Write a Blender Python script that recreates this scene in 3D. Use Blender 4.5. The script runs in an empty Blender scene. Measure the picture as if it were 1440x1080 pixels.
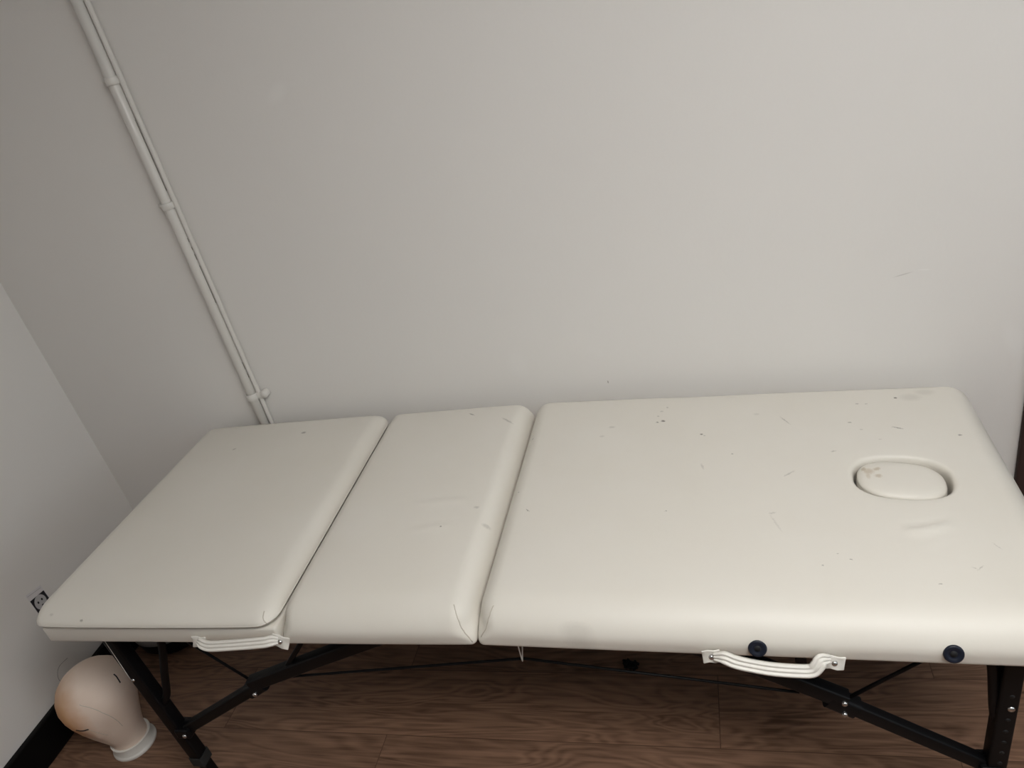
import bpy, bmesh, math, random
from mathutils import Vector, Matrix, noise
from mathutils.bvhtree import BVHTree
random.seed(4)
S = bpy.context.scene
COL = S.collection
S.view_settings.view_transform = 'Standard'
S.view_settings.look = 'None'
S.view_settings.gamma = 1.0
S.view_settings.use_curve_mapping = False
S.view_settings.exposure = 0.0

# ------------------------------------------------------------------ dimensions
H = 0.6344            # bed top
W = 0.6772            # bed width (depth, towards the wall)
L = 1.86              # bed length
T = 0.0755            # upholstered thickness
G1, G2 = 0.549, 0.929 # the two folds
YW = W + 0.030        # back wall
XL = -0.425           # left wall
XR = 3.20
YF = -2.50
ZC = 2.30
SLOPE = -0.0416 / (L - G2)     # the head section droops slightly to its end
ROOT = Vector((0.93, 0.34, 0.0))

def droop(x):
    return SLOPE * max(0.0, x - G2)

# ------------------------------------------------------------------ materials
def new_mat(name):
    m = bpy.data.materials.new(name); m.use_nodes = True
    nt = m.node_tree
    b = nt.nodes['Principled BSDF']
    return m, nt, b

def N(nt, typ, **kw):
    n = nt.nodes.new(typ)
    for k, v in kw.items():
        setattr(n, k, v)
    return n

def plain(name, col, rough=0.5, metal=0.0, bump=0.0, bscale=300.0, var=0.06, spec=0.5):
    m, nt, b = new_mat(name)
    tc = N(nt, 'ShaderNodeTexCoord')
    nz = N(nt, 'ShaderNodeTexNoise'); nz.inputs['Scale'].default_value = 14; nz.inputs['Detail'].default_value = 4
    nt.links.new(tc.outputs['Object'], nz.inputs['Vector'])
    mx = N(nt, 'ShaderNodeMix', data_type='RGBA')
    mx.inputs[6].default_value = (*[c * (1 - var) for c in col], 1)
    mx.inputs[7].default_value = (*[min(1, c * (1 + var)) for c in col], 1)
    nt.links.new(nz.outputs['Fac'], mx.inputs[0])
    nt.links.new(mx.outputs[2], b.inputs['Base Color'])
    b.inputs['Roughness'].default_value = rough
    b.inputs['Metallic'].default_value = metal
    b.inputs['Specular IOR Level'].default_value = spec
    if bump:
        n2 = N(nt, 'ShaderNodeTexNoise'); n2.inputs['Scale'].default_value = bscale; n2.inputs['Detail'].default_value = 3
        nt.links.new(tc.outputs['Object'], n2.inputs['Vector'])
        bp = N(nt, 'ShaderNodeBump'); bp.inputs['Strength'].default_value = bump; bp.inputs['Distance'].default_value = 0.002
        nt.links.new(n2.outputs['Fac'], bp.inputs['Height'])
        nt.links.new(bp.outputs['Normal'], b.inputs['Normal'])
    return m

VINYL = (0.74, 0.71, 0.65)

# (x, y, half length, half width, angle, strength) of marks on the cover, world metres
MARKS = [
(1.2364,0.5532,0.0036,0.0054,90,0.95),(1.2244,0.5485,0.0022,0.0033,90,0.7),(1.2252,0.5733,0.0022,0.0033,90,0.4),
(1.2443,0.6089,0.0019,0.0029,90,0.35),(1.2323,0.5926,0.0029,0.0043,90,0.25),(1.3162,0.4984,0.0023,0.0034,90,0.8),
(1.3219,0.493,0.0018,0.0023,90,0.5),(1.374,0.427,0.0018,0.0024,90,0.5),(1.2487,0.257,0.0018,0.0024,90,0.6),
(1.1268,0.5378,0.0047,0.0071,90,0.2),(0.9507,0.5146,0.0019,0.0028,90,0.5),(0.9552,0.3263,0.0016,0.0022,90,0.5),
(1.7084,0.6137,0.0028,0.0042,90,0.9),(1.6061,0.5256,0.0025,0.0038,90,0.5),(1.6228,0.4996,0.0019,0.0028,90,0.35),
(1.7924,0.476,0.0028,0.0042,90,0.6),(1.5442,0.1367,0.0018,0.0027,90,0.6),(1.5259,0.1495,0.0014,0.0017,90,0.4),
(1.6623,0.087,0.0019,0.0029,90,0.5),(1.4994,0.1232,0.0014,0.0017,90,0.4),(1.6313,0.5949,0.0024,0.0037,90,0.35),
(1.6489,0.5936,0.002,0.0029,90,0.4),(1.1081,0.5038,0.0039,0.0058,90,0.18),(0.8801,0.2751,0.0043,0.0064,90,0.25),
(0.9083,0.2296,0.0056,0.0083,90,0.22),(0.821,0.2178,0.0017,0.0025,90,0.6),(0.0151,0.6137,0.0033,0.0049,90,0.9),
(0.3436,0.5951,0.0048,0.0073,90,0.5),(0.1218,0.004,0.0026,0.004,90,0.5),(0.0427,0.0139,0.0034,0.0051,90,0.2),
(1.6509,0.4643,0.0018,0.0028,90,0.3),(1.43,0.5682,0.0047,0.0071,90,0.12),(1.7368,0.6142,0.0149,0.0224,90,0.12),
(1.7681,0.6339,0.0134,0.0202,90,0.12),(1.4842,0.5409,0.0189,0.0016,-60,0.3),(1.689,0.502,0.0102,0.002,-24,0.6),
(1.561,0.4288,0.0058,0.0015,21,0.4),(1.4737,0.3617,0.0145,0.0021,40,0.25),(1.4339,0.2499,0.007,0.0027,15,0.2),
(1.4367,0.2241,0.0254,0.002,-71,0.13),(1.2727,0.66,0.0075,0.0021,19,0.45),(1.3158,0.3885,0.0106,0.0026,-76,0.2),
(1.7172,0.1224,0.0043,0.001,-20,0.3),(1.7266,0.1226,0.0091,0.001,43,0.3),(0.7843,0.622,0.0104,0.002,-34,0.6),
(0.8807,0.584,0.0216,0.003,-40,0.3),(0.9858,0.2653,0.006,0.0014,-45,0.6),(0.1722,0.5418,0.0057,0.0029,47,0.35),
(1.1078,0.002,0.0289,0.0107,-3,0.12),(1.7641,0.1716,0.0095,0.0011,-58,0.2)]

def vinyl(name, marks=(), origin=(0, 0), col=VINYL, mark_col=(0.06, 0.05, 0.035), rough=0.42):
    m, nt, b = new_mat(name)
    lk = nt.links.new
    tc = N(nt, 'ShaderNodeTexCoord')
    big = N(nt, 'ShaderNodeTexNoise'); big.inputs['Scale'].default_value = 5; big.inputs['Detail'].default_value = 5; big.inputs['Roughness'].default_value = 0.6
    lk(tc.outputs['Object'], big.inputs['Vector'])
    base = N(nt, 'ShaderNodeMix', data_type='RGBA')
    base.inputs[6].default_value = (col[0]*0.965, col[1]*0.955, col[2]*0.935, 1)
    base.inputs[7].default_value = (col[0]*1.03, col[1]*1.035, col[2]*1.05, 1)
    lk(big.outputs['Fac'], base.inputs[0])
    out = base.outputs[2]
    if marks:
        # wobble the coordinate so that every mark gets a ragged outline
        wob = N(nt, 'ShaderNodeTexNoise'); wob.inputs['Scale'].default_value = 330; wob.inputs['Detail'].default_value = 2
        lk(tc.outputs['Object'], wob.inputs['Vector'])
        sub = N(nt, 'ShaderNodeVectorMath', operation='SUBTRACT'); sub.inputs[1].default_value = (0.5, 0.5, 0.5)
        lk(wob.outputs['Color'], sub.inputs[0])
        scl = N(nt, 'ShaderNodeVectorMath', operation='SCALE'); scl.inputs['Scale'].default_value = 0.006
        lk(sub.outputs[0], scl.inputs[0])
        add = N(nt, 'ShaderNodeVectorMath', operation='ADD')
        lk(tc.outputs['Object'], add.inputs[0]); lk(scl.outputs[0], add.inputs[1])
        acc = None
        for (x, y, a, w, ang, s) in marks:
            x -= origin[0]; y -= origin[1]
            c, sn = math.cos(math.radians(ang)), math.sin(math.radians(ang))
            comb = N(nt, 'ShaderNodeCombineXYZ')
            for k, (ex, ey, ln) in enumerate(((c, sn, a), (-sn, c, w))):
                d = N(nt, 'ShaderNodeVectorMath', operation='DOT_PRODUCT'); d.inputs[1].default_value = (ex/ln, ey/ln, 0)
                lk(add.outputs[0], d.inputs[0])
                o = N(nt, 'ShaderNodeMath', operation='SUBTRACT'); o.inputs[1].default_value = (x*ex + y*ey)/ln
                lk(d.outputs['Value'], o.inputs[0]); lk(o.outputs[0], comb.inputs[k])
            le = N(nt, 'ShaderNodeVectorMath', operation='LENGTH'); lk(comb.outputs[0], le.inputs[0])
            mr = N(nt, 'ShaderNodeMapRange'); mr.inputs[1].default_value = 1.15; mr.inputs[2].default_value = 0.45
            mr.inputs[3].default_value = 0; mr.inputs[4].default_value = s
            lk(le.outputs['Value'], mr.inputs[0])
            if acc is None:
                acc = mr.outputs[0]
            else:
                mxm = N(nt, 'ShaderNodeMath', operation='MAXIMUM'); lk(acc, mxm.inputs[0]); lk(mr.outputs[0], mxm.inputs[1]); acc = mxm.outputs[0]
        mx = N(nt, 'ShaderNodeMix', data_type='RGBA'); mx.inputs[7].default_value = (*mark_col, 1)
        lk(acc, mx.inputs[0]); lk(out, mx.inputs[6]); out = mx.outputs[2]
    lk(out, b.inputs['Base Color'])
    b.inputs['Roughness'].default_value = rough
    b.inputs['Specular IOR Level'].default_value = 0.35
    gr = N(nt, 'ShaderNodeTexNoise'); gr.inputs['Scale'].default_value = 900; gr.inputs['Detail'].default_value = 2
    lk(tc.outputs['Object'], gr.inputs['Vector'])
    wv = N(nt, 'ShaderNodeTexNoise'); wv.inputs['Scale'].default_value = 11; wv.inputs['Detail'].default_value = 2
    lk(tc.outputs['Object'], wv.inputs['Vector'])
    b1 = N(nt, 'ShaderNodeBump'); b1.inputs['Strength'].default_value = 0.06; b1.inputs['Distance'].default_value = 0.001
    b2 = N(nt, 'ShaderNodeBump'); b2.inputs['Strength'].default_value = 0.25; b2.inputs['Distance'].default_value = 0.004
    lk(gr.outputs['Fac'], b1.inputs['Height']); lk(wv.outputs['Fac'], b2.inputs['Height'])
    lk(b2.outputs['Normal'], b1.inputs['Normal']); lk(b1.outputs['Normal'], b.inputs['Normal'])
    return m

def wall_paint(name, col, marks=()):
    m, nt, b = new_mat(name)
    lk = nt.links.new
    tc = N(nt, 'ShaderNodeTexCoord')
    n1 = N(nt, 'ShaderNodeTexNoise'); n1.inputs['Scale'].default_value = 2.2; n1.inputs['Detail'].default_value = 6
    n2 = N(nt, 'ShaderNodeTexNoise'); n2.inputs['Scale'].default_value = 120; n2.inputs['Detail'].default_value = 3
    n3 = N(nt, 'ShaderNodeTexNoise'); n3.inputs['Scale'].default_value = 16; n3.inputs['Detail'].default_value = 5
    for n in (n1, n2, n3): lk(tc.outputs['Object'], n.inputs['Vector'])
    mx = N(nt, 'ShaderNodeMix', data_type='RGBA')
    mx.inputs[6].default_value = (*[c*0.985 for c in col], 1); mx.inputs[7].default_value = (*[c*1.015 for c in col], 1)
    lk(n1.outputs['Fac'], mx.inputs[0])
    # sparse scuffs and filler spots
    cr = N(nt, 'ShaderNodeMapRange'); cr.inputs[1].default_value = 0.72; cr.inputs[2].default_value = 0.80; cr.inputs[3].default_value = 0; cr.inputs[4].default_value = 0.10
    lk(n3.outputs['Fac'], cr.inputs[0])
    m2 = N(nt, 'ShaderNodeMix', data_type='RGBA'); m2.inputs[7].default_value = (0.85, 0.84, 0.82, 1)
    lk(cr.outputs[0], m2.inputs[0]); lk(mx.outputs[2], m2.inputs[6])
    out = m2.outputs[2]
    for (x, z, a, w, ang, s, mc) in marks:
        c, sn = math.cos(math.radians(ang)), math.sin(math.radians(ang))
        mp = N(nt, 'ShaderNodeVectorMath', operation='SUBTRACT'); mp.inputs[1].default_value = (x, 0, z); lk(tc.outputs['Object'], mp.inputs[0])
        comb = N(nt, 'ShaderNodeCombineXYZ')
        for k, vec in enumerate(((c/a, 0, sn/a), (-sn/w, 0, c/w))):
            dd = N(nt, 'ShaderNodeVectorMath', operation='DOT_PRODUCT'); dd.inputs[1].default_value = vec
            lk(mp.outputs[0], dd.inputs[0]); lk(dd.outputs['Value'], comb.inputs[k])
        le = N(nt, 'ShaderNodeVectorMath', operation='LENGTH'); lk(comb.outputs[0], le.inputs[0])
        mr = N(nt, 'ShaderNodeMapRange'); mr.inputs[1].default_value = 1.1; mr.inputs[2].default_value = 0.4; mr.inputs[3].default_value = 0; mr.inputs[4].default_value = s
        lk(le.outputs['Value'], mr.inputs[0])
        mk = N(nt, 'ShaderNodeMix', data_type='RGBA'); mk.inputs[7].default_value = (*mc, 1)
        lk(mr.outputs[0], mk.inputs[0]); lk(out, mk.inputs[6]); out = mk.outputs[2]
    lk(out, b.inputs['Base Color'])
    b.inputs['Roughness'].default_value = 0.55
    b.inputs['Specular IOR Level'].default_value = 0.3
    b1 = N(nt, 'ShaderNodeBump'); b1.inputs['Strength'].default_value = 0.12; b1.inputs['Distance'].default_value = 0.0015
    b2 = N(nt, 'ShaderNodeBump'); b2.inputs['Strength'].default_value = 0.15; b2.inputs['Distance'].default_value = 0.004
    lk(n2.outputs['Fac'], b1.inputs['Height']); lk(n3.outputs['Fac'], b2.inputs['Height'])
    lk(b2.outputs['Normal'], b1.inputs['Normal']); lk(b1.outputs['Normal'], b.inputs['Normal'])
    return m

def laminate(name):
    m, nt, b = new_mat(name)
    lk = nt.links.new
    tc = N(nt, 'ShaderNodeTexCoord')
    mp0 = N(nt, 'ShaderNodeMapping'); mp0.inputs['Location'].default_value = (-0.508, 0.174, 0)
    lk(tc.outputs['Object'], mp0.inputs['Vector'])
    br = N(nt, 'ShaderNodeTexBrick')
    br.inputs['Scale'].default_value = 1.0
    br.inputs['Brick Width'].default_value = 1.25; br.inputs['Row Height'].default_value = 0.190
    br.inputs['Mortar Size'].default_value = 0.0012; br.inputs['Mortar Smooth'].default_value = 0.3
    br.offset = 0.37; br.offset_frequency = 2
    br.inputs['Color1'].default_value = (0.0, 0.0, 0.0, 1); br.inputs['Color2'].default_value = (1, 1, 1, 1)
    br.inputs['Mortar'].default_value = (0.5, 0.5, 0.5, 1)
    lk(mp0.outputs[0], br.inputs['Vector'])
    # shift the figure from plank to plank
    off = N(nt, 'ShaderNodeVectorMath', operation='SCALE'); off.inputs['Scale'].default_value = 7.3
    lk(br.outputs['Color'], off.inputs[0])
    ad = N(nt, 'ShaderNodeVectorMath', operation='ADD'); lk(tc.outputs['Object'], ad.inputs[0]); lk(off.outputs[0], ad.inputs[1])
    mpl = N(nt, 'ShaderNodeMapping'); mpl.inputs['Scale'].default_value = (1.7, 9, 1)
    lk(ad.outputs[0], mpl.inputs['Vector'])
    figure = N(nt, 'ShaderNodeTexNoise'); figure.inputs['Scale'].default_value = 1.3; figure.inputs['Detail'].default_value = 2.5; figure.inputs['Distortion'].default_value = 0.5
    lk(mpl.outputs[0], figure.inputs['Vector'])
    ring = N(nt, 'ShaderNodeMath', operation='MULTIPLY'); ring.inputs[1].default_value = 95
    lk(figure.outputs['Fac'], ring.inputs[0])
    sn = N(nt, 'ShaderNodeMath', operation='SINE'); lk(ring.outputs[0], sn.inputs[0])
    mpf = N(nt, 'ShaderNodeMapping'); mpf.inputs['Scale'].default_value = (5, 130, 1)
    lk(ad.outputs[0], mpf.inputs['Vector'])
    fib = N(nt, 'ShaderNodeTexNoise'); fib.inputs['Scale'].default_value = 1.0; fib.inputs['Detail'].default_value = 5; fib.inputs['Roughness'].default_value = 0.65
    lk(mpf.outputs[0], fib.inputs['Vector'])
    a = N(nt, 'ShaderNodeMath', operation='MULTIPLY_ADD'); a.inputs[1].default_value = 0.10; a.inputs[2].default_value = 0.0
    lk(sn.outputs[0], a.inputs[0])
    s = N(nt, 'ShaderNodeMath', operation='ADD'); lk(a.outputs[0], s.inputs[0]); lk(fib.outputs['Fac'], s.inputs[1])
    mpk = N(nt, 'ShaderNodeMapping'); mpk.inputs['Scale'].default_value = (3.2, 7.5, 1)
    lk(ad.outputs[0], mpk.inputs['Vector'])
    kn = N(nt, 'ShaderNodeTexNoise'); kn.inputs['Scale'].default_value = 1.6; kn.inputs['Detail'].default_value = 4
    lk(mpk.outputs[0], kn.inputs['Vector'])
    kr = N(nt, 'ShaderNodeMapRange'); kr.inputs[1].default_value = 0.64; kr.inputs[2].default_value = 0.78; kr.inputs[3].default_value = 0; kr.inputs[4].default_value = -0.34
    lk(kn.outputs['Fac'], kr.inputs[0])
    s2 = N(nt, 'ShaderNodeMath', operation='ADD'); lk(s.outputs[0], s2.inputs[0]); lk(kr.outputs[0], s2.inputs[1])
    ramp = N(nt, 'ShaderNodeValToRGB')
    e = ramp.color_ramp.elements
    e[0].position = 0.18; e[0].color = (0.090, 0.047, 0.029, 1)
    e[1].position = 0.78; e[1].color = (0.310, 0.178, 0.116, 1)
    mid = ramp.color_ramp.elements.new(0.48); mid.color = (0.212, 0.118, 0.075, 1)
    lk(s2.outputs[0], ramp.inputs[0])
    hs = N(nt, 'ShaderNodeHueSaturation')
    vr = N(nt, 'ShaderNodeMapRange'); vr.inputs[3].default_value = 0.86; vr.inputs[4].default_value = 1.12
    lk(br.outputs['Color'], vr.inputs[0]); lk(vr.outputs[0], hs.inputs['Value']); lk(ramp.outputs[0], hs.inputs['Color'])
    jm = N(nt, 'ShaderNodeMix', data_type='RGBA'); jm.inputs[7].default_value = (0.06, 0.03, 0.02, 1)
    jf = N(nt, 'ShaderNodeMath', operation='MULTIPLY'); jf.inputs[1].default_value = 0.75
    lk(br.outputs['Fac'], jf.inputs[0]); lk(jf.outputs[0], jm.inputs[0]); lk(hs.outputs[0], jm.inputs[6])
    lk(jm.outputs[2], b.inputs['Base Color'])
    b.inputs['Roughness'].default_value = 0.45
    b.inputs['Specular IOR Level'].default_value = 0.35
    bp = N(nt, 'ShaderNodeBump'); bp.inputs['Strength'].default_value = 0.15; bp.inputs['Distance'].default_value = 0.001
    lk(s2.outputs[0], bp.inputs['Height']); lk(bp.outputs['Normal'], b.inputs['Normal'])
    return m

def canvas_skin(name):
    m, nt, b = new_mat(name)
    lk = nt.links.new
    tc = N(nt, 'ShaderNodeTexCoord')
    n1 = N(nt, 'ShaderNodeTexNoise'); n1.inputs['Scale'].default_value = 9; n1.inputs['Detail'].default_value = 6
    lk(tc.outputs['Object'], n1.inputs['Vector'])
    base = N(nt, 'ShaderNodeMix', data_type='RGBA')
    base.inputs[6].default_value = (0.74, 0.575, 0.465, 1); base.inputs[7].default_value = (0.90, 0.78, 0.69, 1)
    lk(n1.outputs['Fac'], base.inputs[0])
    out = base.outputs[2]
    # brown patch rubbed into the cloth, towards the wall side of the crown
    for (c, r, strength, colr) in HEAD_STAINS:
        d = N(nt, 'ShaderNodeVectorMath', operation='DISTANCE'); d.inputs[1].default_value = c
        lk(tc.outputs['Object'], d.inputs[0])
        j = N(nt, 'ShaderNodeMath', operation='MULTIPLY_ADD'); j.inputs[1].default_value = 0.07; j.inputs[2].default_value = -0.035
        lk(n1.outputs['Fac'], j.inputs[0])
        sm = N(nt, 'ShaderNodeMath', operation='ADD'); lk(d.outputs['Value'], sm.inputs[0]); lk(j.outputs[0], sm.inputs[1])
        mr = N(nt, 'ShaderNodeMapRange'); mr.inputs[1].default_value = r; mr.inputs[2].default_value = r*0.45; mr.inputs[3].default_value = 0; mr.inputs[4].default_value = strength
        lk(sm.outputs[0], mr.inputs[0])
        mx = N(nt, 'ShaderNodeMix', data_type='RGBA'); mx.inputs[7].default_value = (*colr, 1)
        lk(mr.outputs[0], mx.inputs[0]); lk(out, mx.inputs[6]); out = mx.outputs[2]
    lk(out, b.inputs['Base Color'])
    b.inputs['Roughness'].default_value = 0.75
    wv = N(nt, 'ShaderNodeTexNoise'); wv.inputs['Scale'].default_value = 700
    lk(tc.outputs['Object'], wv.inputs['Vector'])
    bp = N(nt, 'ShaderNodeBump'); bp.inputs['Strength'].default_value = 0.15; bp.inputs['Distance'].default_value = 0.001
    lk(wv.outputs['Fac'], bp.inputs['Height']); lk(bp.outputs['Normal'], b.inputs['Normal'])
    return m

HEAD_STAINS = [((-0.050, -0.068, 0.190), 0.085, 0.85, (0.66, 0.33, 0.135)),
               ((-0.050, -0.050, 0.235), 0.070, 0.50, (0.50, 0.27, 0.12)),
               ((0.0, -0.085, 0.125), 0.045, 0.25, (0.45, 0.27, 0.17))]

M_vinyl_bed = vinyl('cream_vinyl_cover', MARKS, (ROOT.x, ROOT.y))
M_vinyl_plain = vinyl('cream_vinyl_plain')
M_handle = vinyl('pale_vinyl_strap', col=(0.78, 0.76, 0.71), rough=0.4)
M_black = plain('black_powder_coat', (0.0035, 0.0035, 0.0042), 0.45, 0.0, 0.05, 500, spec=0.2)
M_navy = plain('dark_navy_plastic', (0.010, 0.013, 0.024), 0.4, spec=0.3)
M_hole = plain('socket_recess', (0.004, 0.004, 0.005), 0.7)
M_rubber = plain('rubber', (0.015, 0.015, 0.015), 0.8)
M_steel = plain('bright_steel', (0.62, 0.62, 0.62), 0.25, 1.0)
M_ply = plain('dark_underside_cloth', (0.02, 0.018, 0.018), 0.9)
M_seam = plain('stitch_shade', (0.50, 0.455, 0.385), 0.8)
M_thread = plain('white_thread', (0.8, 0.78, 0.74), 0.7)
M_wall = wall_paint('wall_paint_white', (0.785, 0.765, 0.74))
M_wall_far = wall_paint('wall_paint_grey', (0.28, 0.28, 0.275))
M_wall_left = M_wall
M_wall_back = wall_paint('wall_paint_scuffed', (0.785, 0.765, 0.74), [(1.1059, 0.645, 0.0016, 0.0045, 0, 0.7, (0.2, 0.17, 0.14)), (1.736, 0.8365, 0.020, 0.0016, 12, 0.35, (0.35, 0.33, 0.31)),
    (1.775, 0.842, 0.014, 0.0016, -6, 0.35, (0.9, 0.89, 0.88)), (0.528, 1.412, 0.034, 0.018, 35, 0.22, (0.9, 0.89, 0.87)), (0.90, 0.72, 0.03, 0.045, 10, 0.10, (0.92, 0.91, 0.9)), (1.95, 0.66, 0.02, 0.05, 20, 0.15, (0.92, 0.91, 0.9))])
M_ceil = wall_paint('ceiling_paint', (0.60, 0.60, 0.59))
M_pipe = plain('pipe_white_gloss', (0.70, 0.68, 0.645), 0.32, 0, 0.1, 60, 0.03)
M_gap = plain('dark_gap', (0.30, 0.285, 0.26), 0.9)
M_floor = laminate('brown_oak_laminate')
M_base = plain('black_baseboard_paint', (0.003, 0.003, 0.0032), 0.5, spec=0.15)
M_bag = plain('black_nylon', (0.0035, 0.0035, 0.004), 0.6, 0, 0.4, 60, spec=0.2)
M_baglabel = plain('grey_trim', (0.22, 0.21, 0.21), 0.5)
M_brown = plain('dark_brown_wood', (0.050, 0.030, 0.026), 0.6, 0, 0.1, 90, 0.15, spec=0.15)
M_ring = plain('white_plastic', (0.74, 0.72, 0.68), 0.35)
M_canvas = canvas_skin('wig_head_canvas')
M_ink = plain('ink_black', (0.015, 0.012, 0.012), 0.6)
M_paper = plain('sticker_white', (0.72, 0.70, 0.71), 0.5)
M_paperblack = plain('sticker_black', (0.018, 0.017, 0.022), 0.5)
M_papergrey = plain('sticker_grey', (0.50, 0.49, 0.50), 0.5)
M_hair = plain('dark_hair', (0.02, 0.015, 0.012), 0.5)

# ------------------------------------------------------------------ object helpers
def tag(o, label=None, cat=None, group=None, kind=None):
    if label: o['label'] = label
    if cat: o['category'] = cat
    if group: o['group'] = group
    if kind: o['kind'] = kind
    return o

def empty(name, loc, label=None, cat=None, kind=None):
    o = bpy.data.objects.new(name, None); COL.objects.link(o)
    o.location = loc; o.empty_display_size = 0.05
    return tag(o, label, cat, None, kind)

def world_loc(o):
    v = Vector((0, 0, 0))
    while o is not None:
        v += o.location; o = o.parent
    return v

def build(name, bm, mat, parent=None, smooth=True, origin=None, label=None, sharp=None):
    """bm is in world coordinates"""
    me = bpy.data.meshes.new(name)
    if smooth:
        for f in bm.faces: f.smooth = True
    org = Vector(origin) if origin is not None else (world_loc(parent) if parent else Vector((0, 0, 0)))
    bm.transform(Matrix.Translation(-org))
    bmesh.ops.recalc_face_normals(bm, faces=bm.faces[:])
    bm.to_mesh(me); bm.free()
    mats = mat if isinstance(mat, (list, tuple)) else [mat]
    for k in mats: me.materials.append(k)
    o = bpy.data.objects.new(name, me); COL.objects.link(o)
    if parent is not None:
        o.parent = parent; o.location = org - world_loc(parent)
    else:
        o.location = org
    if smooth and sharp:
        me.set_sharp_from_angle(angle=math.radians(sharp))
    if label: o['label'] = label
    return o

def box(bm, lo, hi, bevel=0.0, seg=2):
    lo = Vector(lo); hi = Vector(hi)
    r = bmesh.ops.create_cube(bm, size=1.0)
    vs = r['verts']
    for v in vs:
        v.co = Vector((lo[k] + (v.co[k] + 0.5) * (hi[k] - lo[k]) for k in range(3)))
    if bevel:
        es = list({e for v in vs for e in v.link_edges})
        bmesh.ops.bevel(bm, geom=es, offset=bevel, segments=seg, affect='EDGES', profile=0.5, clamp_overlap=True)
    return bm

def frames(pts, up=Vector((0, 0, 1))):
    out = []
    n = len(pts)
    for i in range(n):
        t = (pts[min(i+1, n-1)] - pts[max(i-1, 0)]).normalized()
        ref = up if abs(t.dot(up)) < 0.97 else Vector((0.05, 1, 0)).normalized()
        u = ref - t * ref.dot(t)
        if u.length < 1e-4: u = Vector((1, 0, 0)) - t * t.x
        u.normalize()
        out.append((t, t.cross(u).normalized(), u))
    return out

def sweep(bm, pts, section, up=Vector((0, 0, 1)), caps=True, scale=None):
    """section: list of (side, up) offsets"""
    pts = [Vector(p) for p in pts]
    fr = frames(pts, up)
    rings = []
    for i, (p, (t, s, u)) in enumerate(zip(pts, fr)):
        k = scale[i] if scale else 1.0
        rings.append([bm.verts.new(p + s * a * k + u * b * k) for a, b in section])
    m = len(section)
    for i in range(len(rings) - 1):
        for j in range(m):
            bm.faces.new((rings[i][j], rings[i][(j+1) % m], rings[i+1][(j+1) % m], rings[i+1][j]))
    if caps:
        bm.faces.new(rings[0][::-1]); bm.faces.new(rings[-1])
    return bm

def circ(r, n=10):
    return [(r*math.cos(2*math.pi*i/n), r*math.sin(2*math.pi*i/n)) for i in range(n)]

def rrect(w, h, r, n=3):
    out = []
    for cx, cy, a0 in ((w/2-r, h/2-r, 0), (-w/2+r, h/2-r, 90), (-w/2+r, -h/2+r, 180), (w/2-r, -h/2+r, 270)):
        for i in range(n+1):
            a = math.radians(a0 + 90*i/n)
            out.append((cx + r*math.cos(a), cy + r*math.sin(a)))
    return out

def smooth_path(ctrl, n=8):
    """Catmull-Rom through control points"""
    c = [Vector(p) for p in ctrl]
    c = [c[0]*2 - c[1]] + c + [c[-1]*2 - c[-2]]
    out = []
    for i in range(1, len(c)-2):
        for k in range(n):
            t = k/n
            p0, p1, p2, p3 = c[i-1], c[i], c[i+1], c[i+2]
            out.append(0.5*((2*p1) + (p2-p0)*t + (2*p0-5*p1+4*p2-p3)*t*t + (3*p1-p0-3*p2+p3)*t**3))
    out.append(c[-2].copy())
    return out

def tube(bm, ctrl, r, n=10, seg=8, smoothp=True):
    pts = smooth_path(ctrl, seg) if (smoothp and len(ctrl) > 2) else [Vector(p) for p in ctrl]
    return sweep(bm, pts, circ(r, n))

def disc(bm, c, axis, prof, n=24):
    """lathe: prof = [(radius, height along axis)]"""
    c = Vector(c); axis = Vector(axis).normalized()
    a = axis.orthogonal().normalized(); b = axis.cross(a)
    rings = []
    for r, h in prof:
        if r < 1e-6:
            rings.append([bm.verts.new(c + axis*h)])
        else:
            rings.append([bm.verts.new(c + axis*h + (a*math.cos(2*math.pi*i/n) + b*math.sin(2*math.pi*i/n))*r) for i in range(n)])
    for r0, r1 in zip(rings, rings[1:]):
        for i in range(n):
            j = (i+1) % n
            if len(r0) == 1 and len(r1) == 1: continue
            if len(r0) == 1: bm.faces.new((r0[0], r1[i], r1[j]))
            elif len(r1) == 1: bm.faces.new((r0[i], r0[j], r1[0]))
            else: bm.faces.new((r0[i], r0[j], r1[j], r1[i]))
    return bm

def bolt(bm, c, axis, r=0.005):
    return disc(bm, c, axis, [(r, -0.004), (r, 0.0), (r*0.85, 0.0018), (r*0.45, 0.003), (0, 0.0033)], 14)

# ------------------------------------------------------------------ the room
def wall(name, lo, hi, mat):
    bm = bmesh.new(); box(bm, lo, hi)
    return tag(build(name, bm, mat, smooth=False), kind='structure')

TH = 0.12
bm = bmesh.new(); box(bm, (XL-TH, YF-TH, -0.10), (XR+TH, YW+TH, 0.0)); tag(build('floor', bm, M_floor, smooth=False), kind='structure')
bm = bmesh.new(); box(bm, (XL-TH, YF-TH, ZC), (XR+TH, YW+TH, ZC+0.10)); tag(build('ceiling', bm, M_ceil, smooth=False), kind='structure')
wall('wall_back', (XL-TH, YW, 0), (XR+TH, YW+TH, ZC), M_wall_back)
wall('wall_left', (XL-TH, YF-TH, 0), (XL, YW, ZC), M_wall_left)
wall('wall_right', (XR, YF-TH, 0), (XR+TH, YW, ZC), M_wall_far)
wall('wall_front', (XL, YF-TH, 0), (XR, YF, ZC), M_wall_far)
# black baseboards
BH = 0.108
bm = bmesh.new(); box(bm, (XL, YF, 0), (XL+0.016, YW, BH), 0.004); tag(build('baseboard_left', bm, M_base, smooth=False), kind='structure')
bm = bmesh.new(); box(bm, (XL+0.016, YW-0.016, 0), (1.981, YW, BH), 0.004); tag(build('baseboard_back', bm, M_base, smooth=False), kind='structure')
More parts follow.
